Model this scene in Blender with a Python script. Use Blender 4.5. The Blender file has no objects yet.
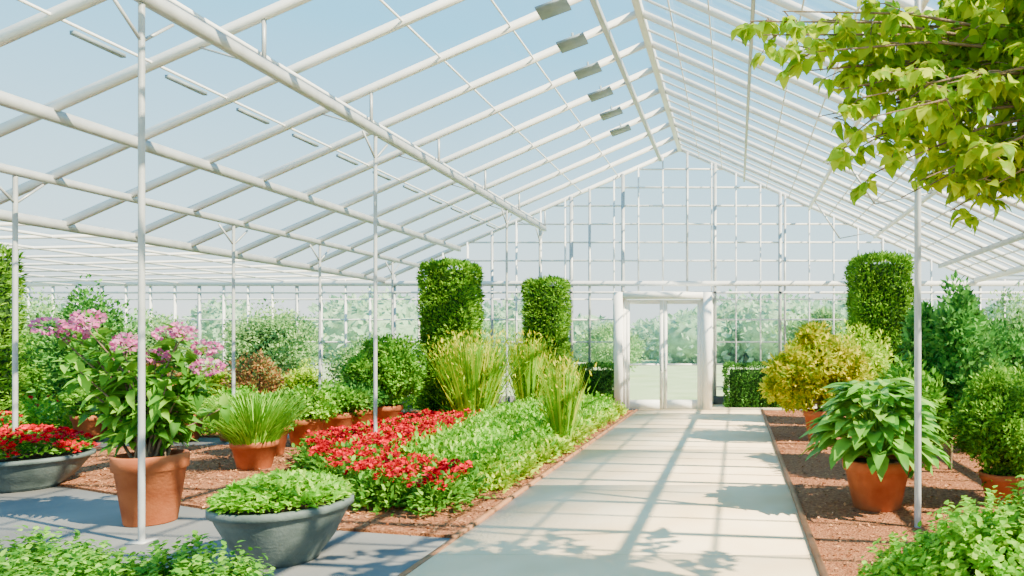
import bpy, math
import numpy as np
from mathutils import Vector
rng = np.random.default_rng(7)
C = bpy.context

# ------------------------------------------------------------ builder
class MB:
    def __init__(s):
        s.V=[]; s.F=[]; s.n=0
    def add(s, v, f, mat=0):
        v=np.asarray(v,dtype=float).reshape(-1,3); f=np.asarray(f,dtype=np.int64)
        s.V.append(v); s.F.append((f+s.n,mat)); s.n+=len(v)
    def build(s, name, mats, smooth=False, parent=None):
        V=np.concatenate(s.V)
        loops=np.concatenate([f.ravel() for f,m in s.F])
        tot=np.concatenate([np.full(len(f),f.shape[1]) for f,m in s.F])
        mi=np.concatenate([np.full(len(f),m) for f,m in s.F])
        start=np.concatenate([[0],np.cumsum(tot)[:-1]])
        me=bpy.data.meshes.new(name)
        me.vertices.add(len(V)); me.vertices.foreach_set('co',V.ravel())
        me.loops.add(len(loops)); me.loops.foreach_set('vertex_index',loops.astype(np.int32))
        me.polygons.add(len(tot)); me.polygons.foreach_set('loop_start',start.astype(np.int32))
        me.polygons.foreach_set('loop_total',tot.astype(np.int32))
        for m in mats: me.materials.append(m)
        me.polygons.foreach_set('material_index',mi.astype(np.int32))
        if smooth: me.polygons.foreach_set('use_smooth',np.ones(len(tot),dtype=bool))
        me.update(calc_edges=True); me.validate()
        o=bpy.data.objects.new(name,me); C.collection.objects.link(o)
        if parent: o.parent=parent
        return o
BOXF=[[0,3,2,1],[4,5,6,7],[0,1,5,4],[1,2,6,5],[2,3,7,6],[3,0,4,7]]
def box(mb,x0,x1,y0,y1,z0,z1,mat=0):
    mb.add([[x0,y0,z0],[x1,y0,z0],[x1,y1,z0],[x0,y1,z0],[x0,y0,z1],[x1,y0,z1],[x1,y1,z1],[x0,y1,z1]],BOXF,mat)
def beam(mb,p0,p1,w,h,mat=0,up=(0,0,1)):
    p0=np.array(p0,float);p1=np.array(p1,float);d=p1-p0;d/=np.linalg.norm(d)
    up=np.array(up,float)
    if abs(d@up)>.98: up=np.array([0,1.,0])
    s=np.cross(d,up);s/=np.linalg.norm(s);u=np.cross(s,d)
    a=s*w/2;b=u*h/2
    v=[p0-a-b,p0+a-b,p1+a-b,p1-a-b,p0-a+b,p0+a+b,p1+a+b,p1-a+b]
    mb.add(v,BOXF,mat)
def tube(mb,pts,rad,seg=7,mat=0):
    pts=np.array(pts,float);n=len(pts)
    if np.isscalar(rad): rad=[rad]*n
    V=[]
    for i in range(n):
        d=pts[min(i+1,n-1)]-pts[max(i-1,0)];d/=np.linalg.norm(d)
        a=np.array([0,0,1.]) if abs(d[2])<.9 else np.array([1.,0,0])
        s=np.cross(d,a);s/=np.linalg.norm(s);u=np.cross(s,d)
        for k in range(seg):
            t=2*math.pi*k/seg
            V.append(pts[i]+rad[i]*(math.cos(t)*s+math.sin(t)*u))
    F=[]
    for i in range(n-1):
        for k in range(seg):
            k2=(k+1)%seg
            F.append([i*seg+k,i*seg+k2,(i+1)*seg+k2,(i+1)*seg+k])
    mb.add(V,F,mat)
def lathe(mb,prof,c,seg=40,mat=0):
    V=[];n=len(prof)
    for r,z in prof:
        for k in range(seg):
            t=2*math.pi*k/seg
            V.append([c[0]+r*math.cos(t),c[1]+r*math.sin(t),c[2]+z])
    F=[]
    for i in range(n-1):
        for k in range(seg):
            k2=(k+1)%seg
            F.append([i*seg+k,i*seg+k2,(i+1)*seg+k2,(i+1)*seg+k])
    mb.add(V,F,mat)
def nrm(a): return a/np.maximum(np.linalg.norm(a,axis=-1,keepdims=True),1e-9)
def rdir(n): return nrm(rng.normal(size=(n,3)))

# leaf templates: verts (u,v,w), faces tris/quads
T_DIA=(np.array([[0,0,0],[.45,.5,.1],[1,0,0],[.45,-.5,.1]]),[np.array([[0,1,2],[0,2,3]])])
T_OV=(np.array([[0,0,0],[.25,.42,.07],[.3,0,0],[.25,-.42,.07],[.62,.4,.0],[.65,0,-.05],[.62,-.4,.0],[1,0,-.2]]),
      [np.array([[0,2,1],[0,3,2],[5,7,4],[5,6,7]]),np.array([[2,5,4,1],[2,3,6,5]])])
T_HOSTA=(np.array([[0,0,0],[.12,.36,.10],[.2,0,.02],[.12,-.36,.10],[.38,.5,.08],[.42,0,0.0],[.38,-.5,.08],[.68,.36,-.06],[.7,0,-.13],[.68,-.36,-.06],[1,0,-.36]]),
      [np.array([[0,2,1],[0,3,2],[8,10,7],[8,9,10]]),np.array([[2,5,4,1],[2,3,6,5],[5,8,7,4],[5,6,9,8]])])
def blade(k):
    us=[0,.3,.6,.85];V=[]
    for u in us:
        w=.5*(1-.55*u)
        V+= [[u,w,-k*u*u],[u,-w,-k*u*u]]
    V.append([1,0,-k])
    return (np.array(V),[np.array([[0,1,3,2],[2,3,5,4],[4,5,7,6]]),np.array([[6,7,8]])])
def leaves(mb,P,D,N,L,W,T,mat=0):
    n=len(P);D=nrm(D)
    S=nrm(np.cross(N,D));U=np.cross(D,S)
    L=np.broadcast_to(np.asarray(L,float),(n,));W=np.broadcast_to(np.asarray(W,float),(n,))
    t=T[0]
    V=P[:,None,:]+D[:,None,:]*(L[:,None]*t[:,0])[:,:,None]+S[:,None,:]*(W[:,None]*t[:,1])[:,:,None]+U[:,None,:]*(L[:,None]*t[:,2])[:,:,None]
    k=len(t); base=mb.n
    mb.V.append(V.reshape(-1,3)); mb.n+=n*k
    off=(np.arange(n)*k)[:,None,None]+base
    for f in T[1]:
        mb.F.append(((f[None]+off).reshape(-1,f.shape[1]),mat))

# ------------------------------------------------------------ materials
def newmat(name):
    m=bpy.data.materials.new(name);m.use_nodes=True
    nt=m.node_tree;nt.nodes.clear()
    out=nt.nodes.new('ShaderNodeOutputMaterial')
    return m,nt,out
def ramp(nt,cols,pos=None):
    r=nt.nodes.new('ShaderNodeValToRGB');e=r.color_ramp.elements
    pos=pos or [i/(len(cols)-1) for i in range(len(cols))]
    while len(e)<len(cols): e.new(.5)
    for i,(c,p) in enumerate(zip(cols,pos)):
        e[i].position=p;e[i].color=(*c,1)
    return r
def leafmat(name,cols,tr=.38,rough=.5,tcol=None):
    m,nt,out=newmat(name);N=nt.nodes;L=nt.links
    g=N.new('ShaderNodeNewGeometry');r=ramp(nt,cols)
    L.new(g.outputs['Random Per Island'],r.inputs[0])
    tc=N.new('ShaderNodeTexCoord');nz=N.new('ShaderNodeTexNoise');nz.inputs['Scale'].default_value=2.5
    L.new(tc.outputs['Object'],nz.inputs['Vector'])
    mr=N.new('ShaderNodeMapRange');mr.inputs[1].default_value=.3;mr.inputs[2].default_value=.7;mr.inputs[3].default_value=.85;mr.inputs[4].default_value=1.5
    L.new(nz.outputs[0],mr.inputs[0])
    vm=N.new('ShaderNodeVectorMath');vm.operation='SCALE'
    L.new(r.outputs[0],vm.inputs[0]);L.new(mr.outputs[0],vm.inputs['Scale'])
    p=N.new('ShaderNodeBsdfPrincipled');p.inputs['Roughness'].default_value=rough
    p.inputs['Specular IOR Level'].default_value=.12
    L.new(vm.outputs[0],p.inputs['Base Color'])
    t=N.new('ShaderNodeBsdfTranslucent')
    if tcol:
        mx=N.new('ShaderNodeMixRGB');mx.inputs[0].default_value=.6;mx.inputs[2].default_value=(*tcol,1)
        L.new(vm.outputs[0],mx.inputs[1]);L.new(mx.outputs[0],t.inputs[0])
    else: L.new(vm.outputs[0],t.inputs[0])
    ms=N.new('ShaderNodeMixShader');ms.inputs[0].default_value=tr
    L.new(p.outputs[0],ms.inputs[1]);L.new(t.outputs[0],ms.inputs[2]);L.new(ms.outputs[0],out.inputs[0])
    return m
def surf(name,c1,c2,scale=5,rough=.8,bump=.2,bscale=None,detail=6,metal=0,dist=.02):
    m,nt,out=newmat(name);N=nt.nodes;L=nt.links
    tc=N.new('ShaderNodeTexCoord');nz=N.new('ShaderNodeTexNoise');nz.inputs['Scale'].default_value=scale;nz.inputs['Detail'].default_value=detail
    L.new(tc.outputs['Object'],nz.inputs['Vector'])
    r=ramp(nt,[c1,c2],[.3,.7]);L.new(nz.outputs[0],r.inputs[0])
    p=N.new('ShaderNodeBsdfPrincipled');p.inputs['Roughness'].default_value=rough;p.inputs['Metallic'].default_value=metal
    p.inputs['Specular IOR Level'].default_value=.2
    L.new(r.outputs[0],p.inputs['Base Color'])
    n2=N.new('ShaderNodeTexNoise');n2.inputs['Scale'].default_value=bscale or scale*8;n2.inputs['Detail'].default_value=5
    L.new(tc.outputs['Object'],n2.inputs['Vector'])
    b=N.new('ShaderNodeBump');b.inputs['Strength'].default_value=bump;b.inputs['Distance'].default_value=dist
    L.new(n2.outputs[0],b.inputs['Height']);L.new(b.outputs[0],p.inputs['Normal'])
    L.new(p.outputs[0],out.inputs[0]);return m
def glassmat(name,tint,refl,milk=.0):
    m,nt,out=newmat(name);N=nt.nodes;L=nt.links
    t=N.new('ShaderNodeBsdfTransparent');t.inputs[0].default_value=(*tint,1)
    g=N.new('ShaderNodeBsdfGlossy');g.inputs['Roughness'].default_value=.05
    fr=N.new('ShaderNodeFresnel');fr.inputs[0].default_value=1.3
    mu=N.new('ShaderNodeMath');mu.operation='MULTIPLY';mu.inputs[1].default_value=refl;L.new(fr.outputs[0],mu.inputs[0])
    ms=N.new('ShaderNodeMixShader');L.new(mu.outputs[0],ms.inputs[0]);L.new(t.outputs[0],ms.inputs[1]);L.new(g.outputs[0],ms.inputs[2])
    if milk>0:
        tl=N.new('ShaderNodeBsdfTranslucent');tl.inputs[0].default_value=(.85,.93,.98,1)
        m2=N.new('ShaderNodeMixShader');m2.inputs[0].default_value=milk
        L.new(ms.outputs[0],m2.inputs[1]);L.new(tl.outputs[0],m2.inputs[2]);L.new(m2.outputs[0],out.inputs[0])
    else: L.new(ms.outputs[0],out.inputs[0])
    return m

M_FRAME=surf('white_painted_steel',(.70,.70,.69),(.80,.80,.78),3,.45,.03)
M_STEEL=surf('galvanised_steel',(.36,.38,.39),(.48,.50,.50),6,.4,.03,metal=.2)
M_PORTAL=surf('bright_white_paint',(.86,.84,.80),(.93,.91,.87),3,.45,.03)
M_GREY=surf('grey_metal',(.18,.24,.28),(.27,.33,.36),6,.5,.03)
M_GLASS=glassmat('roof_glass',(.93,.98,1.0),.12,.0)
M_WGLASS=glassmat('wall_glass',(.95,.985,.99),.2,.03)
M_DOORGL=glassmat('door_glass',(.9,.95,.96),.5,.03)
M_CONC=surf('warm_concrete_paving',(.78,.57,.33),(.93,.76,.52),1.3,.9,.25,40,8,dist=.01)
M_CONC2=surf('shade_darkened_concrete_floor',(.11,.115,.12),(.19,.19,.185),1.1,.85,.25,30,8,dist=.01)  # base colour darkened to carry the shade lying on the floor
M_MULCH=surf('bark_mulch',(.22,.07,.028),(.46,.19,.085),30,.95,1.0,60,8,dist=.04)
M_CHIP=leafmat('bark_chips',[(.16,.055,.02),(.34,.14,.06),(.46,.22,.10)],.0,.9)
M_EDGE=surf('brown_edging',(.28,.12,.05),(.38,.18,.09),8,.7,.2)
M_LAWN=surf('lawn_grass',(.32,.44,.20),(.46,.55,.31),.6,.95,.4,20)
M_TERRA=surf('terracotta',(.28,.07,.024),(.44,.135,.05),5,.8,.15)
M_SOIL=surf('potting_soil',(.05,.03,.02),(.10,.06,.04),30,.95,.8)
M_BOWL=surf('blue_grey_stone',(.06,.085,.082),(.13,.165,.16),5,.6,.2)
M_BARK=surf('bark',(.12,.08,.05),(.26,.19,.12),12,.9,.6)
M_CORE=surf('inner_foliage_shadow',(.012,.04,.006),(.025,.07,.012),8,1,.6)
M_YEW=leafmat('yew_leaves',[(.035,.12,.008),(.10,.26,.015),(.24,.44,.035)])
M_MID=leafmat('mid_green_leaves',[(.03,.13,.008),(.09,.27,.018),(.22,.44,.04)])
M_DARK=leafmat('dark_green_leaves',[(.02,.08,.01),(.045,.16,.022),(.10,.27,.04)])
M_TEAL=leafmat('cool_green_leaves',[(.025,.12,.016),(.06,.23,.035),(.15,.38,.065)])
M_BRIGHT=leafmat('bright_green_leaves',[(.075,.25,.008),(.17,.42,.02),(.36,.60,.045)])
M_LIME=leafmat('lime_leaves',[(.18,.36,.01),(.36,.52,.015),(.54,.64,.04)])
M_YEL=leafmat('golden_leaves',[(.14,.26,.01),(.42,.46,.012),(.66,.54,.02)])
M_YGR=leafmat('yellow_green_grass',[(.09,.28,.01),(.22,.42,.015),(.52,.54,.03)])
M_HOSTA=leafmat('hosta_leaves',[(.05,.20,.016),(.12,.34,.03),(.26,.50,.065)],.3,.35)
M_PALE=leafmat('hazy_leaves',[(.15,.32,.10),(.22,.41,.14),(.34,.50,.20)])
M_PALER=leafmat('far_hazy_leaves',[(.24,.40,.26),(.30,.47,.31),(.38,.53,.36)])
M_OVER=leafmat('backlit_tree_leaves',[(.045,.17,.004),(.15,.33,.008),(.42,.48,.015)],.52,.4,(.62,.74,.01))
M_RED=leafmat('red_petals',[(.28,.0,.006),(.50,.001,.012),(.66,.008,.024)],.2)
M_PINK=leafmat('pink_petals',[(.50,.07,.26),(.62,.17,.38),(.66,.34,.50)],.35)
M_RUST=leafmat('rust_leaves',[(.26,.09,.035),(.38,.17,.06),(.2,.28,.07)])

# ------------------------------------------------------------ greenhouse shell
XR=-1.38; ZR=6.3; SL=.44; XL=-8.64; XE=5.88; YB=16.8; YF=-2.2; XWL=-18.0; XWR=12.0
ZE=ZR-SL*(XE-XR)
def zroof(x):
    if x<XL: return ZE-.02*(XL-x)
    if x>XE: return ZE-.02*(x-XE)
    return ZR-SL*abs(x-XR)
mb=MB()
ys=[YB-k*1.0 for k in range(20)]
for y in ys:
    for a,b in((XR,XL),(XR,XE)):
        beam(mb,(a,y,zroof(a)),(b,y,zroof(b)),.055,.09)
    beam(mb,(XL,y,ZE),(XWL,y,zroof(XWL)),.03,.045)
    beam(mb,(XE,y,ZE),(XWR,y,zroof(XWR)),.03,.045)
for y in ys[:-1]:
    yy=y-.5
    beam(mb,(XR,yy,ZR),(XE,yy,ZE),.025,.03)
def purlin(x,w,h,dz=0,mat=0):
    z=zroof(x)+dz
    beam(mb,(x,YF,z),(x,YB,z),w,h,mat)
purlin(XR,.10,.14)
for x in(-1.86,): purlin(x,.07,.10,-.05,1)
for x in(.2,): purlin(x,.05,.08,-.08,1)
for x in(1.8,3.4): purlin(x,.05,.08,-.06)
for x in(-.9,-.35,.75,1.3,2.3,2.85,3.9,4.4,5.4): purlin(x,.018,.03)
for x in(-2.9,-3.8,-5.8): purlin(x,.015,.025)
for x in(-6.8,): purlin(x,.07,.12,-.08,1)
for x in(-7.8,): purlin(x,.06,.09,-.05,1)
purlin(XL,.08,.12,-.04,1); purlin(XE,.10,.12,-.04)
purlin(5.0,.06,.1,-.08,1)
zb=4.33
beam(mb,(-4.7,YF,zb),(-4.7,YB,zb),.08,.12,1)
beam(mb,(-4.78,YF,zb+.14),(-4.78,YB,zb+.14),.03,.04,0)
for y in ys[::2]:
    beam(mb,(-4.7,y,zb),(-4.7,y,zroof(-4.7)),.03,.03,1)
    beam(mb,(-4.7,y,zb),(-5.4,y,zroof(-5.4)),.02,.02,1)
for x in np.arange(-9.8,XWL,-1.3): purlin(x,.025,.04)
for x in np.arange(7,XWR,1.2): purlin(x,.025,.04)
for y in ys[1::4]:
    beam(mb,(1.8,y,zroof(1.8)-.05),(2.4,y,zroof(1.8)-.95),.03,.03,1)
    beam(mb,(2.4,y,zroof(1.8)-.95),(3.4,y,zroof(3.4)-.05),.02,.02,1)
for a,b in((XR,XL),(XR,XE),(XL,XWL),(XE,XWR)):
    z1=zroof(a)+.05;z2=zroof(b)+.05
    if a==XL or a==XE: z1=ZE+.05
    mb.add([[a,YF,z1],[b,YF,z2],[b,YB,z2],[a,YB,z1]],[[0,1,2,3]],2)
mb.build('ceiling',[M_FRAME,M_STEEL,M_GLASS])

mb=MB()
for y in np.arange(3.6,14,1.0):
    x=-2.3;z=zroof(x)-.10
    beam(mb,(x-.19,y,z-.09),(x+.19,y,z+.05),.30,.035)
    beam(mb,(x,y,z),(x,y,z+.12),.03,.03)
mb.build('roof_vent_openers',[M_GREY])
mb=MB()
for i in range(11):
    y=6.25+i*1.0; x=-5.83; z=zroof(x)-.04
    beam(mb,(x,y-.25,z),(x,y+.25,z),.05,.035)
mb.build('roof_vent_handles',[M_GREY])

def post(x,y,top,w=.042):
    m=MB();tube(m,[(x,y,0),(x,y,top)],w/2*1.1,10)
    box(m,x-.07,x+.07,y-.07,y+.07,0,.015)
    for sx in(-1,1):
        beam(m,(x,y,top-.3),(x,y+sx*.3,top-.03),.02,.02)
    m.build('support_post',[M_STEEL])
for y in(5.4,8.9,14.0,16.35): post(-4.7,y,zb-.07)
for y in(7.39,10.6,12.8,15.5): post(-7.8,y,zroof(-7.8)-.1)
post(1.53,5.75,zroof(1.53)-.06,.052)
post(5.0,10.7,zroof(5)-.14)

PX0,PX1,PY,PH=-2.75,-.55,15.4,2.68
mb=MB()
for i,x in enumerate(np.arange(XWL,XWR+.01,.6)):
    z0=0
    if PX0-.02<x<PX1+.02: z0=PH
    w=.055 if i%4==0 else .035
    beam(mb,(x,YB,z0),(x,YB,zroof(x)),w,.06,2 if i%4==0 else 0,(0,1,0))
for x in(-2.78,-.52,-4.05,1.08): beam(mb,(x,YB,0),(x,YB,zroof(x)),.08,.08,2,(0,1,0))
for z in(.45,1.0,1.55,2.1,2.6):
    for a,b in((XWL,PX0),(PX1,XWR)): beam(mb,(a,YB,z),(b,YB,z),.035,.035)
beam(mb,(XWL,YB-.02,ZE-.12),(XWR,YB-.02,ZE-.12),.07,.12)
beam(mb,(XWL,YB-.02,ZE-.34),(XWR,YB-.02,ZE-.34),.04,.05)
for z in(3.55,4.0,4.45,4.9,5.35,5.8):
    hw=(ZR-z)/SL; beam(mb,(XR-hw,YB,z),(XR+hw,YB,z),.035,.04)
for a,b in((XWL,PX0),(PX1,XWR)): box(mb,a,b,YB-.08,YB+.08,-.05,.22,1)
mb.add([[XWL,YB+.03,0],[XWL,YB+.03,ZE-.2],[XL,YB+.03,ZE],[XR,YB+.03,ZR],[XE,YB+.03,ZE],[XWR,YB+.03,ZE-.12],[XWR,YB+.03,0]],[[0,1,2,3,4,5,6]],3)
mb.build('wall_back',[M_FRAME,M_CONC2,M_STEEL,M_WGLASS])
def sidewall(name,x):
    mb=MB();zt=zroof(x)
    for i,y in enumerate(np.arange(YF,YB,.8)): beam(mb,(x,y,0),(x,y,zt),.035,.05)
    for z in(.5,1.1,1.7,2.3,zt-.02): beam(mb,(x,YF,z),(x,YB,z),.035,.04)
    box(mb,x-.08,x+.08,YF,YB-.1,-.05,.25,1)
    mb.add([[x,YF,0],[x,YB,0],[x,YB,zt],[x,YF,zt]],[[0,1,2,3]],2)
    mb.build(name,[M_FRAME,M_CONC2,M_WGLASS])
sidewall('wall_left',XWL);sidewall('wall_right',XWR)

mb=MB()
t=.19
box(mb,PX0,PX0+t,PY,PY+.16,0,PH);box(mb,PX1-t,PX1,PY,PY+.16,0,PH);box(mb,PX0+t,PX1-t,PY,PY+.16,PH-.14,PH)
box(mb,PX0+.0,PX1-.0,PY+.16,YB-.05,PH-.08,PH-.02)
for x in(PX0+.04,PX1-.04):
    for z in(.06,1.0,PH-.12): beam(mb,(x,PY+.16,z),(x,YB-.05,z),.06,.07)
    for y in(PY+.8,YB-.1): beam(mb,(x,y,0),(x,y,PH-.08),.06,.06)
    mb.add([[x,PY+.1,0],[x,YB,0],[x,YB,PH-.1],[x,PY+.1,PH-.1]],[[0,1,2,3]],1)
dx0,dx1=PX0+t+.06,PX1-t-.06;mid=(dx0+dx1)/2;yd=PY+.10
box(mb,PX0+t,dx0,yd,yd+.08,0,PH-.14);box(mb,dx1,PX1-t,yd,yd+.08,0,PH-.14)
mb.build('entrance_portal',[M_PORTAL,M_DOORGL])
def door(name,a,b,hx):
    mb=MB();h=PH-.17;y0=yd+.01;y1=yd+.06;s=.08
    box(mb,a,a+s,y0,y1,.04,h);box(mb,b-s,b,y0,y1,.04,h)
    box(mb,a+s,b-s,y0,y1,.04,.24);box(mb,a+s,b-s,y0,y1,h-.09,h);box(mb,a+s,b-s,y0,y1,1.02,1.06)
    mb.add([[a+s,y0+.02,.2],[b-s,y0+.02,.2],[b-s,y0+.02,h-.09],[a+s,y0+.02,h-.09]],[[0,1,2,3]],1)
    tube(mb,[(hx,y0,.9),(hx,y0-.05,.92),(hx,y0-.05,1.28),(hx,y0,1.3)],.012,8,2)
    mb.build(name,[M_PORTAL,M_DOORGL,M_GREY])
door('door_1',dx0,mid-.005,mid-.045);door('door_2',mid+.005,dx1,mid+.045)

# ------------------------------------------------------------ ground
mb=MB();box(mb,-120,120,-30,220,-.4,-.06);mb.build('lawn',[M_LAWN])
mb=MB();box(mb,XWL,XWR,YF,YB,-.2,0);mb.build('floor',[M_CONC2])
mb=MB()
y=YF
while y<15.3:
    y2=min(y+2.4,15.4); box(mb,-2.2,.56,y+.006,y2-.006,0,.03); y=y2
box(mb,-2.2,8,15.4,YB-.1,0,.03)
o=mb.build('concrete_path',[M_CONC])
mb=MB();box(mb,-2.25,-2.203,5.4,15.3,0,.055);box(mb,-2.25,-2.203,YF,5.4,0,.035)
box(mb,.563,.61,YF,15.3,0,.055);mb.build('path_edging',[M_EDGE])
def inpoly(P,poly):
    poly=np.array(poly);x,y=P[:,0],P[:,1];ins=np.zeros(len(P),bool);j=len(poly)-1
    for i in range(len(poly)):
        xi,yi=poly[i];xj,yj=poly[j]
        c=((yi>y)!=(yj>y))&(x<(xj-xi)*(y-yi)/(yj-yi+1e-12)+xi);ins^=c;j=i
    return ins
def sample(poly,n):
    p=np.array(poly);lo=p.min(0);hi=p.max(0);out=np.zeros((0,2))
    while len(out)<n:
        q=rng.uniform(lo,hi,(n*2,2));out=np.concatenate([out,q[inpoly(q,poly)]])
    return out[:n]
def mulch(poly,nch):
    mb=MB();n=len(poly)
    top=[[x,y,.025] for x,y in poly];bot=[[x,y,0] for x,y in poly]
    mb.add(top,[list(range(n))],0);mb.add(top+bot,[[i,(i+1)%n,n+(i+1)%n,n+i] for i in range(n)],0)
    q=sample(poly,nch);P=np.c_[q,rng.uniform(.025,.04,nch)]
    D=rdir(nch);D[:,2]*=.3;Nn=rdir(nch);Nn[:,2]=abs(Nn[:,2])+1
    leaves(mb,P,D,nrm(Nn),rng.uniform(.02,.06,nch),rng.uniform(.01,.03,nch),T_DIA,1)
    mb.build('mulch_bed',[M_MULCH,M_CHIP])
mulch([(-2.25,5.5),(-2.25,15.3),(-7.2,15.3),(-7.2,10.3),(-9.6,10.0),(-9.6,8.4),(-7.0,7.3),(-3.4,5.75)][::-1],16000)
mulch([(.61,YF),(6.5,YF),(6.5,15.3),(.61,15.3)],16000)
mulch([(-16,8.4),(-9.7,8.4),(-9.7,10.0),(-16,10.0)],1500)
mulch([(-16,11.2),(-8.2,11.2),(-8.2,15.3),(-16,15.3)],1500)

# ------------------------------------------------------------ plants
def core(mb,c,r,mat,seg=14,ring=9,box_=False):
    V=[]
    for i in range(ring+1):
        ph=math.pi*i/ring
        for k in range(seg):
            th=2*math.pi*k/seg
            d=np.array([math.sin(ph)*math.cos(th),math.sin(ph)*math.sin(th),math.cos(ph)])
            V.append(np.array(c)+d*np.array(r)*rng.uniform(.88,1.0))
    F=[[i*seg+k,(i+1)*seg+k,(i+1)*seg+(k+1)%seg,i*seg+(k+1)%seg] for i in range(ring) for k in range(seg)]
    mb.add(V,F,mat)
def blob(mb,c,r,n,L,W,mat,T=T_DIA,jit=.25,outw=.8,upb=.25):
    d=rdir(n);r=np.array(r)
    rad=rng.uniform(1-jit,1.05,n)[:,None]
    P=np.array(c)+d*r*rad
    D=nrm(d*outw+rdir(n)*.7+np.array([0,0,upb]))
    N=nrm(d+rdir(n)*.5+np.array([0,0,.6]))
    leaves(mb,P,D,N,L*rng.uniform(.6,1.25,n),W*rng.uniform(.7,1.2,n),T,mat)
def lumpy(mb,c,r,n,L,W,mat,lumps=16,T=T_DIA,cm=None,sub=.42,loose=0.):
    c=np.array(c);r=np.array(r)
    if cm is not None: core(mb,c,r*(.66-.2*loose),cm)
    blob(mb,c,r*(.78-.15*loose),n//4,L,W,mat,T,.4)
    for i in range(lumps):
        d=rdir(1)[0]
        s=rng.uniform(.6,1.25)*sub
        blob(mb,c+d*r*(1-sub*(.8-.45*loose))*rng.uniform(.85,1.05),r*s,int(n*.75/lumps),L,W,mat,T,.6)
def cliphedge(name,x0,x1,y0,y1,z1,n,L,W,M,rad=.13,rough=.06):
    mb=MB();c=np.array([(x0+x1)/2,(y0+y1)/2,z1/2]);h=np.array([x1-x0,y1-y0,z1])/2
    A=np.array([h[1]*h[2],h[0]*h[2],h[0]*h[1]]);ax=rng.choice(3,n,p=A/A.sum())
    u=rng.uniform(-1,1,(n,3));sg=rng.choice([-1,1],n);u[np.arange(n),ax]=sg
    W0=u*h
    inner=np.clip(W0,-(h-rad),h-rad)
    nn=nrm(W0-inner+1e-6)
    W0=inner+nn*rad
    bump=(np.sin(W0[:,0]*9+W0[:,2]*5)+np.sin(W0[:,1]*11+W0[:,2]*7.3+1)+np.sin(W0[:,2]*13+W0[:,0]*4))*rough*.28+rng.uniform(-rough,rough*.6,n)
    P=c+W0+nn*bump[:,None]
    P[:,2]=np.maximum(P[:,2],.02)
    D=nrm(nn*.7+rdir(n)*.7+np.array([0,0,.45]));N=nrm(nn*.6+rdir(n)*.6+np.array([0,0,.5]))
    leaves(mb,P,D,N,L*rng.uniform(.6,1.4,n),W*rng.uniform(.7,1.2,n),T_DIA,0)
    i=.1
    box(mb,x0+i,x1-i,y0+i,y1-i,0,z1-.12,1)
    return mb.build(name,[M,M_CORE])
def potprof(r,h,lip=.12):
    return [(0.001,.0),(r*.66,0),(r*.70,.02*h),(r*.93,h*.78),(r,h*.79),(r*1.02,h*.98),(r*.99,h),(r*.9,h),(r*.88,h*.88)]
def pot(mb,c,r,h,m1,m2):
    lathe(mb,potprof(r,h),c,36,m1);lathe(mb,[(r*.89,h*.9),(r*.5,h*.93),(.001,h*.94)],c,30,m2)

cliphedge('clipped_yew',-6.25,-5.33,13.5,14.3,3.12,19000,.085,.032,M_YEW)
cliphedge('clipped_yew',-4.68,-3.85,15.05,15.75,2.92,14000,.085,.032,M_YEW)
cliphedge('clipped_yew',2.18,3.18,12.3,13.2,3.10,17000,.085,.032,M_YEW)
cliphedge('clipped_yew',-11.4,-10.42,9.3,10.0,2.88,12000,.08,.03,M_YEW)
cliphedge('box_hedge',-.25,1.5,15.85,16.45,1.02,7000,.06,.035,M_DARK)
cliphedge('box_hedge',-3.75,-2.85,15.85,16.45,1.0,5000,.06,.035,M_DARK)
cliphedge('box_hedge',3.4,9,14.2,15.0,.95,9000,.07,.04,M_DARK)
cliphedge('box_hedge',-7.6,-6.4,15.85,16.45,.95,4000,.06,.035,M_MID)

def shrub(name,c,r,n,L,W,M,cm=True,lumps=16,potr=None,poth=0,T=T_DIA,sub=.42,loose=.3,extra=()):
    mb=MB();base=c[2]-r[2]
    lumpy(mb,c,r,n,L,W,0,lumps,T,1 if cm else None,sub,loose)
    for (ec,er,en) in extra: lumpy(mb,ec,er,en,L,W,0,max(8,lumps//2),T,1 if cm else None,sub,loose)
    if potr: pot(mb,(c[0],c[1],.025),potr,poth,2,3)
    zb_=.03+(poth*.85 if potr else 0)
    for k in range(6):
        a=rng.uniform(0,6.28);tube(mb,[(c[0],c[1],zb_),(c[0]+.04*math.cos(a),c[1]+.04*math.sin(a),(zb_+c[2])/2),(c[0]+r[0]*.5*math.cos(a),c[1]+r[1]*.5*math.sin(a),c[2]+r[2]*.4)],[.025,.018,.006],6,4)
    return mb.build(name,[M,M_CORE,M_TERRA,M_SOIL,M_BARK])
# left zone
shrub('leafy_shrub',(-11.0,11.6,1.35),(.75,.6,1.2),9000,.09,.045,M_TEAL,lumps=26)
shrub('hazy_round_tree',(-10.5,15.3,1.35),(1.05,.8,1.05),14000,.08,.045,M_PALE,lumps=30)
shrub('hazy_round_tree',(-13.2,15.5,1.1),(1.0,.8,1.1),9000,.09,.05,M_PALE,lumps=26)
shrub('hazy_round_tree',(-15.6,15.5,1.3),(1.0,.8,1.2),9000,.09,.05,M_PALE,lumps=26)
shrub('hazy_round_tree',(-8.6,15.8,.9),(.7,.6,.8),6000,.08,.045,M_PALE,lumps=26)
shrub('rust_shrub',(-9.5,13.6,.75),(.6,.45,.6),3000,.08,.035,M_RUST,False)
shrub('lime_shrub',(-8.75,13.9,.65),(.4,.4,.5),3000,.08,.04,M_LIME)
shrub('lime_shrub',(-10.7,14.0,.6),(.35,.4,.5),2500,.08,.04,M_LIME)
shrub('rust_shrub',(-11.9,14.0,.7),(.5,.4,.6),2500,.08,.035,M_RUST,False)
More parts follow.
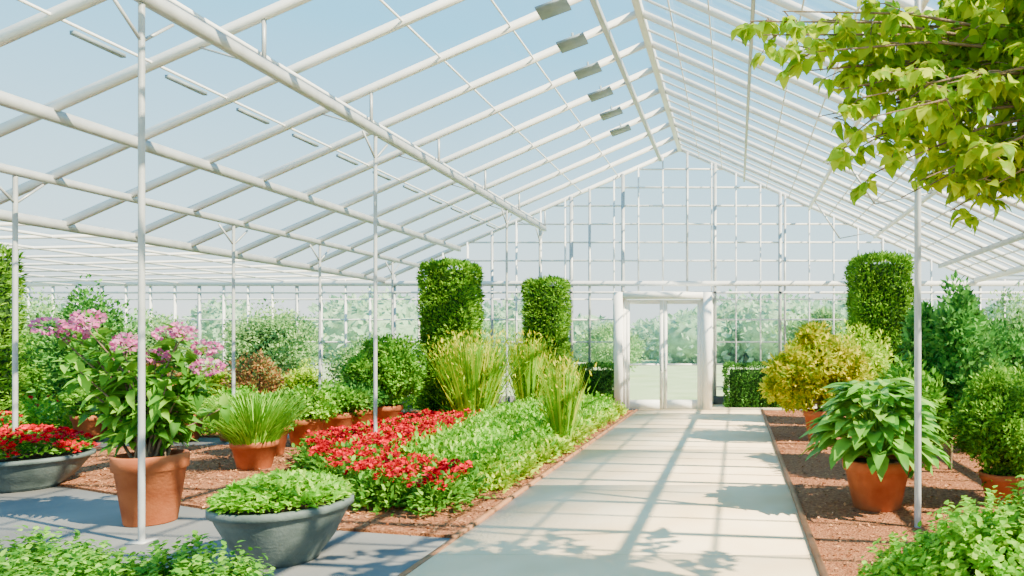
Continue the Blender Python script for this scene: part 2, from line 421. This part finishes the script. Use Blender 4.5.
shrub('leafy_shrub',(-13.2,12.9,.9),(.8,.6,.9),6000,.09,.045,M_MID,lumps=26)
shrub('potted_round_shrub',(-6.2,12.1,1.04),(.66,.6,.64),13000,.075,.04,M_MID,potr=.27,poth=.42,lumps=34,sub=.32,loose=.1)
# right zone
shrub('potted_golden_shrub',(1.3,10.7,1.25),(.62,.55,.6),9000,.10,.048,M_YEL,potr=.24,poth=.48,lumps=26,sub=.36,loose=.9,
      extra=[((.95,10.6,.92),(.45,.45,.42),5000),((1.72,10.8,.95),(.45,.4,.5),5000)])
shrub('golden_shrub',(2.05,11.6,1.0),(.5,.5,.8),6000,.09,.045,M_LIME,lumps=26,loose=.9)
shrub('leafy_shrub',(2.6,8.3,1.3),(.55,.55,.9),8000,.11,.055,M_TEAL,cm=False,lumps=30,sub=.34,loose=.7)
shrub('leafy_shrub',(2.0,7.8,.7),(.45,.45,.6),6000,.09,.05,M_MID,lumps=24)
shrub('potted_round_bush',(2.58,6.6,.76),(.52,.5,.54),17000,.05,.024,M_YEW,potr=.22,poth=.30,sub=.26,lumps=44,loose=.1)
shrub('leafy_shrub',(3.7,9.7,1.0),(.8,.7,.95),9000,.09,.05,M_TEAL,lumps=26)
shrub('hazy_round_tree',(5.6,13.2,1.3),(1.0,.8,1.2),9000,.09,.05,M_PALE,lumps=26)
shrub('leafy_shrub',(3.4,5.2,.5),(.55,.55,.5),6000,.08,.04,M_MID)

def grass(name,c,w,h,n,M,potr=None,poth=0,k=.35,wd=.022,plume=False):
    mb=MB();z0=poth*.88+.03
    a=rng.uniform(0,6.283,n);lean=np.abs(rng.normal(0,.33,n))*w/h*1.0
    D=nrm(np.c_[np.cos(a)*lean,np.sin(a)*lean,np.ones(n)])
    rr=rng.uniform(0,1,n)**.5*w*.26
    P=np.c_[c[0]+np.cos(a)*rr,c[1]+np.sin(a)*rr,np.full(n,z0)]
    N=nrm(np.c_[-np.cos(a),-np.sin(a),np.full(n,lean.mean()+.3)])*1.0
    H=(h-z0)*rng.uniform(.4,1.08,n)
    leaves(mb,P,D,N,H,wd,blade(k),0)
    if plume:
        m=n//2;idx=rng.choice(n,m,replace=False)
        for q in range(8):
            f=.3+.1*q
            PP=P[idx]+D[idx]*(H[idx]*f)[:,None]
            leaves(mb,PP,nrm(D[idx]+rdir(m)*.7),rdir(m),.11,.03,T_DIA,3 if q>5 else 0)
    if potr: pot(mb,(c[0],c[1],.025),potr,poth,1,2)
    mb.build(name,[M,M_TERRA,M_SOIL,M_YEL])
grass('golden_grass_clump',(-4.9,12.75),1.15,1.62,800,M_YGR,plume=True,k=.10,wd=.035)
grass('golden_grass_clump',(-4.4,14.4),.7,1.6,500,M_YGR,plume=True,k=.10,wd=.035)
grass('golden_grass_clump',(-2.52,9.9),.5,1.3,300,M_YGR,plume=True,k=.12,wd=.03)
grass('potted_grass',(-5.92,8.4),.95,.98,1500,M_BRIGHT,.25,.34,.45,.014)

for i,y in enumerate((9.35,10.15,10.95,11.6)):
    shrub('potted_foliage_plant',(-6.4,y,.62),(.45,.38,.28),3600,.07,.038,[M_MID,M_BRIGHT,M_MID,M_TEAL][i],potr=.25,poth=.42)
for i,x in enumerate((-10.2,-9.45,-8.7,-7.95)):
    shrub('potted_foliage_plant',(x,10.8,.60),(.38,.38,.26),2500,.07,.035,[M_MID,M_TEAL,M_MID,M_BRIGHT][i],potr=.24,poth=.4)

def bed(name,poly,nclump,R,H,leaf,M,flower=None,nf=0,perc=70,L=.07,W=.04):
    mb=MB();q=sample(poly,nclump)
    for x,y in q:
        r=R*rng.uniform(.75,1.2);h=H*rng.uniform(.8,1.15)
        d=rdir(perc);d[:,2]=abs(d[:,2])
        P=np.array([x,y,.04])+d*np.array([r,r,h])*rng.uniform(.6,1.05,perc)[:,None]
        D=nrm(d*.8+rdir(perc)*.6+np.array([0,0,.3]));N=nrm(d*.5+rdir(perc)*.4+np.array([0,0,.9]))
        leaves(mb,P,D,N,L*rng.uniform(.7,1.3,perc),W*rng.uniform(.8,1.2,perc),leaf,0)
    if flower:
        q=sample(poly,nf)
        for x,y in q:
            z=H*rng.uniform(.8,1.22);m=14
            d=rdir(m);d[:,2]=abs(d[:,2])
            P=np.array([x,y,z+.02])+d*.032
            leaves(mb,P,nrm(d+rdir(m)*.5),nrm(d+rdir(m)*.3+np.array([0,0,1.])),.04,.04,T_DIA,1)
    mb.build(name,[M]+([flower] if flower else []))
RED=[(-3.2,6.2),(-2.6,6.1),(-2.6,6.8),(-3.75,7.5),(-4.25,11.8),(-5.4,11.8),(-5.6,8.9),(-4.55,7.4)]
bed('red_flower_bed',RED,420,.2,.29,T_OV,M_MID,M_RED,900)
GRN=[(-2.6,7.05),(-3.85,7.75),(-4.25,11.8),(-4.3,14.6),(-2.6,14.8)]
bed('green_foliage_bed',GRN,620,.22,.38,T_OV,M_BRIGHT,perc=75)
bed('lime_foliage_border',[(-2.42,6.9),(-2.66,6.9),(-2.66,14.8),(-2.42,14.8)],80,.16,.2,T_OV,M_LIME,perc=60)
bed('low_foliage_bed',[(-9.6,8.7),(-12.8,8.7),(-12.8,9.2),(-9.6,9.2)],90,.3,.5,T_OV,M_MID,M_RED,110)
bed('low_foliage_bed',[(-8.4,11.5),(-14.5,11.5),(-14.5,12.6),(-8.4,12.6)],260,.3,.5,T_OV,M_BRIGHT,M_RED,60)
bed('low_foliage_bed',[(-7.1,12.8),(-8.2,12.8),(-8.2,15),(-7.1,15)],120,.3,.5,T_OV,M_BRIGHT)

def bowl(name,c,R,h,M,flower=None,nf=0,hz=.2,n=3000):
    mb=MB()
    prof=[(.001,0),(R*.5,0),(R*.52,.03),(R*.72,h*.35),(R*.9,h*.75),(R*.94,h*.86),(R*1.0,h*.88),(R*1.0,h*.98),(R*.97,h),(R*.9,h),(R*.88,h*.85)]
    lathe(mb,prof,c,64,2);lathe(mb,[(R*.89,h*.88),(.001,h*.93)],c,40,3)
    rr=np.sqrt(rng.uniform(0,1,n))*R*.93
    a=rng.uniform(0,6.283,n)
    zz=h*.95+hz*(1-(rr/R)**2)**.6*rng.uniform(.45,1.1,n)
    P=np.c_[c[0]+rr*np.cos(a),c[1]+rr*np.sin(a),c[2]+zz]
    o=np.c_[np.cos(a)*rr/R,np.sin(a)*rr/R,np.full(n,.6)]
    leaves(mb,P,nrm(o+rdir(n)*.7),nrm(np.c_[np.cos(a)*.3,np.sin(a)*.3,np.ones(n)]+rdir(n)*.5),.05*rng.uniform(.7,1.3,n),.032,T_OV,0)
    if flower:
        for i in range(nf):
            r0=math.sqrt(rng.uniform(0,1))*R*1.0;b=rng.uniform(0,6.283);m=14
            e=rdir(m);e[:,2]=abs(e[:,2])
            p=np.array([c[0]+r0*math.cos(b),c[1]+r0*math.sin(b),c[2]+h*.98+hz*max(0,1-(r0/R)**2)**.6*1.1])
            leaves(mb,p+e*.035,nrm(e+rdir(m)*.5),nrm(e+rdir(m)*.3+np.array([0,0,1.])),.042,.042,T_DIA,1)
    mb.build(name,[M,flower or M,M_BOWL,M_SOIL],smooth=False)
bowl('planted_stone_bowl',(-3.30,4.98,0),.45,.43,M_BRIGHT,hz=.19)
bowl('red_flower_bowl',(-7.7,7.4,0),.56,.36,M_MID,M_RED,120,.24)

def pinkbush(c):
    mb=MB();pot(mb,(c[0],c[1],0),.265,.60,2,3)
    heads=[(-.80,-.1,1.72),(-.64,.1,1.80),(-.5,-.1,1.74),(-.12,-.12,1.55),(.05,0,1.46),(.17,.12,1.70),(.33,-.05,1.66),(.45,.05,1.53),(.5,0,1.36),(-.03,.2,1.66),(-.68,0,1.66),(-.3,.1,1.6)]
    for k in range(28):
        if k<len(heads): tip=np.array([c[0]+heads[k][0],c[1]+heads[k][1],heads[k][2]])
        else:
            a=rng.uniform(0,6.283);rr=rng.uniform(.2,.75)
            tip=np.array([c[0]-.12+rr*math.cos(a),c[1]+rr*.8*math.sin(a),rng.uniform(.95,1.55)])
        b=np.array([c[0]+rng.uniform(-.1,.1),c[1]+rng.uniform(-.1,.1),.54])
        midp=b*.45+tip*.55;midp[:2]=b[:2]*.6+tip[:2]*.4
        tube(mb,[b,midp,tip],[.014,.01,.004],6,4)
        n=26;t=rng.uniform(.3,1,n)[:,None]
        P=np.where(t<.55,b+(midp-b)*(t/.55),midp+(tip-midp)*((t-.55)/.45))
        dr=rdir(n);dr[:,2]*=.5
        leaves(mb,P,nrm(dr+np.array([0,0,.05])),nrm(rdir(n)*.4+np.array([0,0,1.])),.20*rng.uniform(.6,1.15,n),.085,T_HOSTA,0)
    for hx,hy,hz in heads:
        n=90;d=rdir(n);d[:,2]=d[:,2]*.8
        r=rng.uniform(.055,.085)
        P=np.array([c[0]+hx,c[1]+hy,hz])+d*np.array([1.15*r,1.15*r,r*.75])
        leaves(mb,P,nrm(d+rdir(n)*.5),nrm(d+rdir(n)*.4),.042,.036,T_DIA,1)
    mb.build('potted_pink_flowering_shrub',[M_MID,M_PINK,M_TERRA,M_SOIL,M_BARK])
pinkbush((-5.14,6.0))

def hosta(c):
    mb=MB();pot(mb,(c[0],c[1],.025),.32,.46,1,2)
    n=330
    a=rng.uniform(0,6.283,n);e=rng.uniform(-.1,1.3,n)
    R=.46*np.cos(e)*rng.uniform(.7,1.05,n)
    P=np.c_[c[0]+R*np.cos(a),c[1]+R*np.sin(a),.62+.60*np.sin(e)*rng.uniform(.75,1.05,n)]
    o=np.c_[np.cos(a),np.sin(a),np.sin(e)*.5-.1]
    N=nrm(np.c_[np.cos(a)*.5,np.sin(a)*.5,np.ones(n)]+rdir(n)*.2)
    leaves(mb,P,nrm(o+rdir(n)*.25),N,.27*rng.uniform(.7,1.15,n),.16*rng.uniform(.8,1.1,n),T_HOSTA,0)
    for i in range(0,n,3): tube(mb,[(c[0],c[1],.45),(c[0]+(P[i,0]-c[0])*.4,c[1]+(P[i,1]-c[1])*.4,P[i,2]*.75+.1),P[i]],[.008,.007,.005],5,0)
    mb.build('potted_hosta',[M_HOSTA,M_TERRA,M_SOIL])
hosta((1.33,6.45))

def sprig(name,cs,M,n,L,W):
    mb=MB()
    for c,r in cs:
        core(mb,(c[0],c[1],c[2]*.95),np.array(r)*.7,1)
        ns=n;d=rdir(ns);d[:,2]=abs(d[:,2])*1.0
        tip=np.array(c)+d*np.array(r)*rng.uniform(.85,1.12,ns)[:,None]
        ax=nrm(d+rdir(ns)*.4+np.array([0,0,.5]))
        for j in range(9):
            t=j/8*.16
            s=nrm(np.cross(ax,rdir(ns)))
            P=tip-ax*t
            leaves(mb,P,nrm(s+ax*.6),nrm(ax+np.array([0,0,.6])),L*(.6+.5*j/8)*rng.uniform(.8,1.2,ns),W,T_OV,0)
    mb.build(name,[M,M_CORE])
sprig('low_foreground_shrub',[((-3.05,3.05,.28),(.42,.4,.38)),((-2.55,3.15,.27),(.38,.36,.38)),((-3.5,3.3,.26),(.4,.4,.38)),((-2.2,2.85,.18),(.26,.3,.24))],M_MID,480,.055,.026)
sprig('low_foreground_shrub',[((1.25,3.2,.42),(.42,.4,.43)),((.88,3.4,.24),(.28,.32,.36)),((1.75,3.4,.5),(.45,.4,.5))],M_BRIGHT,480,.06,.03)

def tree():
    mb=MB()
    base=np.array([2.75,3.4,0.02])
    fork=np.array([2.5,3.3,2.5])
    tube(mb,[base,(2.7,3.38,1.0),fork],[.09,.075,.06],10,1)
    ends=[(.06,3.0,3.0),(.12,3.0,2.94),(.2,2.95,3.02),(.30,3.1,2.82),(.45,3.0,2.70),(.55,3.1,2.5),(.66,3.0,2.36),(.85,3.0,2.28),(1.0,3.1,2.26),(1.15,3.3,2.34),(.45,3.3,3.1),(.9,3.1,3.2),(1.3,3.0,2.5),(.7,2.7,3.3),(1.4,3.6,3.3),
          (1.6,3.0,3.6),(2.2,3.9,3.7),(2.9,3.2,3.8),(3.3,3.6,3.3),(2.2,2.6,3.3),(1.2,4.0,3.6),(3.0,2.6,3.0),(1.9,3.3,3.9),(1.0,3.6,3.7),(.6,3.5,3.6),(2.6,4.2,3.2)]
    for k in range(50):
        X=rng.uniform(.3,1.9);lo=2.80-.75*min(1,(X-.1)/.65)
        ends.append((X,rng.uniform(2.7,3.7),rng.uniform(lo+.15,3.35)))
    for e in ends:
        e=np.array(e);s=fork+rng.normal(0,.03,3)
        m1=s*.62+e*.38+np.array([0,0,.26]);m2=s*.25+e*.75+np.array([0,0,.16])
        tube(mb,[s,m1,m2,e],[.020,.011,.006,.0025],7,1)
        for k in range(13):
            t=rng.uniform(.35,1.0);f=(t-.3)/.7
            b=(m1*(1-f)+e*f)+np.array([0,0,.06*math.sin(math.pi*f)])
            d=rng.normal(0,1,3);d/=np.linalg.norm(d);d[2]=d[2]*.5-.15
            q=b+d*rng.uniform(.12,.26)
            tube(mb,[b,(b+q)/2+np.array([0,0,.02]),q],[.004,.003,.0015],5,1)
            n=13;tt=rng.uniform(.2,1.05,n)[:,None]
            P=b+(q-b)*tt
            dd=rdir(n);dd[:,2]=dd[:,2]*.5-.35
            leaves(mb,P,nrm(dd+d*.4),nrm(rdir(n)*.6+np.array([0,-.3,.8])),.075*rng.uniform(.6,1.25,n),.055*rng.uniform(.7,1.15,n),T_HOSTA,0)
    mb.build('overhanging_tree',[M_OVER,M_BARK])
tree()

mb=MB()
x=-75
while x<60:
    y=rng.uniform(48,62);h=rng.uniform(1.6,2.8);w=rng.uniform(2.2,4)
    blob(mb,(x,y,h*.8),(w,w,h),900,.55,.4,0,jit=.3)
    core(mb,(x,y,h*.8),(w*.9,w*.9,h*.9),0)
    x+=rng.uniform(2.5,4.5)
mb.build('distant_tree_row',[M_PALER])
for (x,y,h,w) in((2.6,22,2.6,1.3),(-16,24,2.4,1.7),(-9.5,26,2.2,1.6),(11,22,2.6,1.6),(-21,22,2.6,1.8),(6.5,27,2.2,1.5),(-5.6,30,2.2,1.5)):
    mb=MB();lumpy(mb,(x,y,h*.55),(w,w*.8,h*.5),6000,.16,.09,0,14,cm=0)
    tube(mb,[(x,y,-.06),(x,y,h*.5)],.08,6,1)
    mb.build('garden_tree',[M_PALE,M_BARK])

# ------------------------------------------------------------ light & world
w=bpy.data.worlds.new('hazy_sky');C.scene.world=w;w.use_nodes=True
nt=w.node_tree;nt.nodes.clear();N=nt.nodes;L=nt.links
out=N.new('ShaderNodeOutputWorld');bg=N.new('ShaderNodeBackground')
tc=N.new('ShaderNodeTexCoord');sp=N.new('ShaderNodeSeparateXYZ');L.new(tc.outputs['Generated'],sp.inputs[0])
r=ramp(nt,[(1.0,1.0,.94),(.66,.92,1.0),(.24,.70,1.0),(.15,.52,.95)],[.0,.15,.38,.8]);L.new(sp.outputs[2],r.inputs[0])
L.new(r.outputs[0],bg.inputs[0]);bg.inputs[1].default_value=2.0
L.new(bg.outputs[0],out.inputs[0])
sd=bpy.data.lights.new('sun','SUN');sd.energy=24;sd.angle=math.radians(.5);sd.color=(1,.84,.58)
so=bpy.data.objects.new('sun',sd);C.collection.objects.link(so)
so.rotation_euler=Vector((-.72,.30,-.70)).to_track_quat('-Z','Y').to_euler()

cd=bpy.data.cameras.new('camera');co=bpy.data.objects.new('camera',cd);C.collection.objects.link(co)
co.location=(0,0,1.6);co.rotation_euler=(math.radians(90),0,0)
cd.lens=24.01;cd.sensor_width=36;cd.shift_x=-224/1024;cd.shift_y=52/1024;cd.clip_end=500
C.scene.camera=co
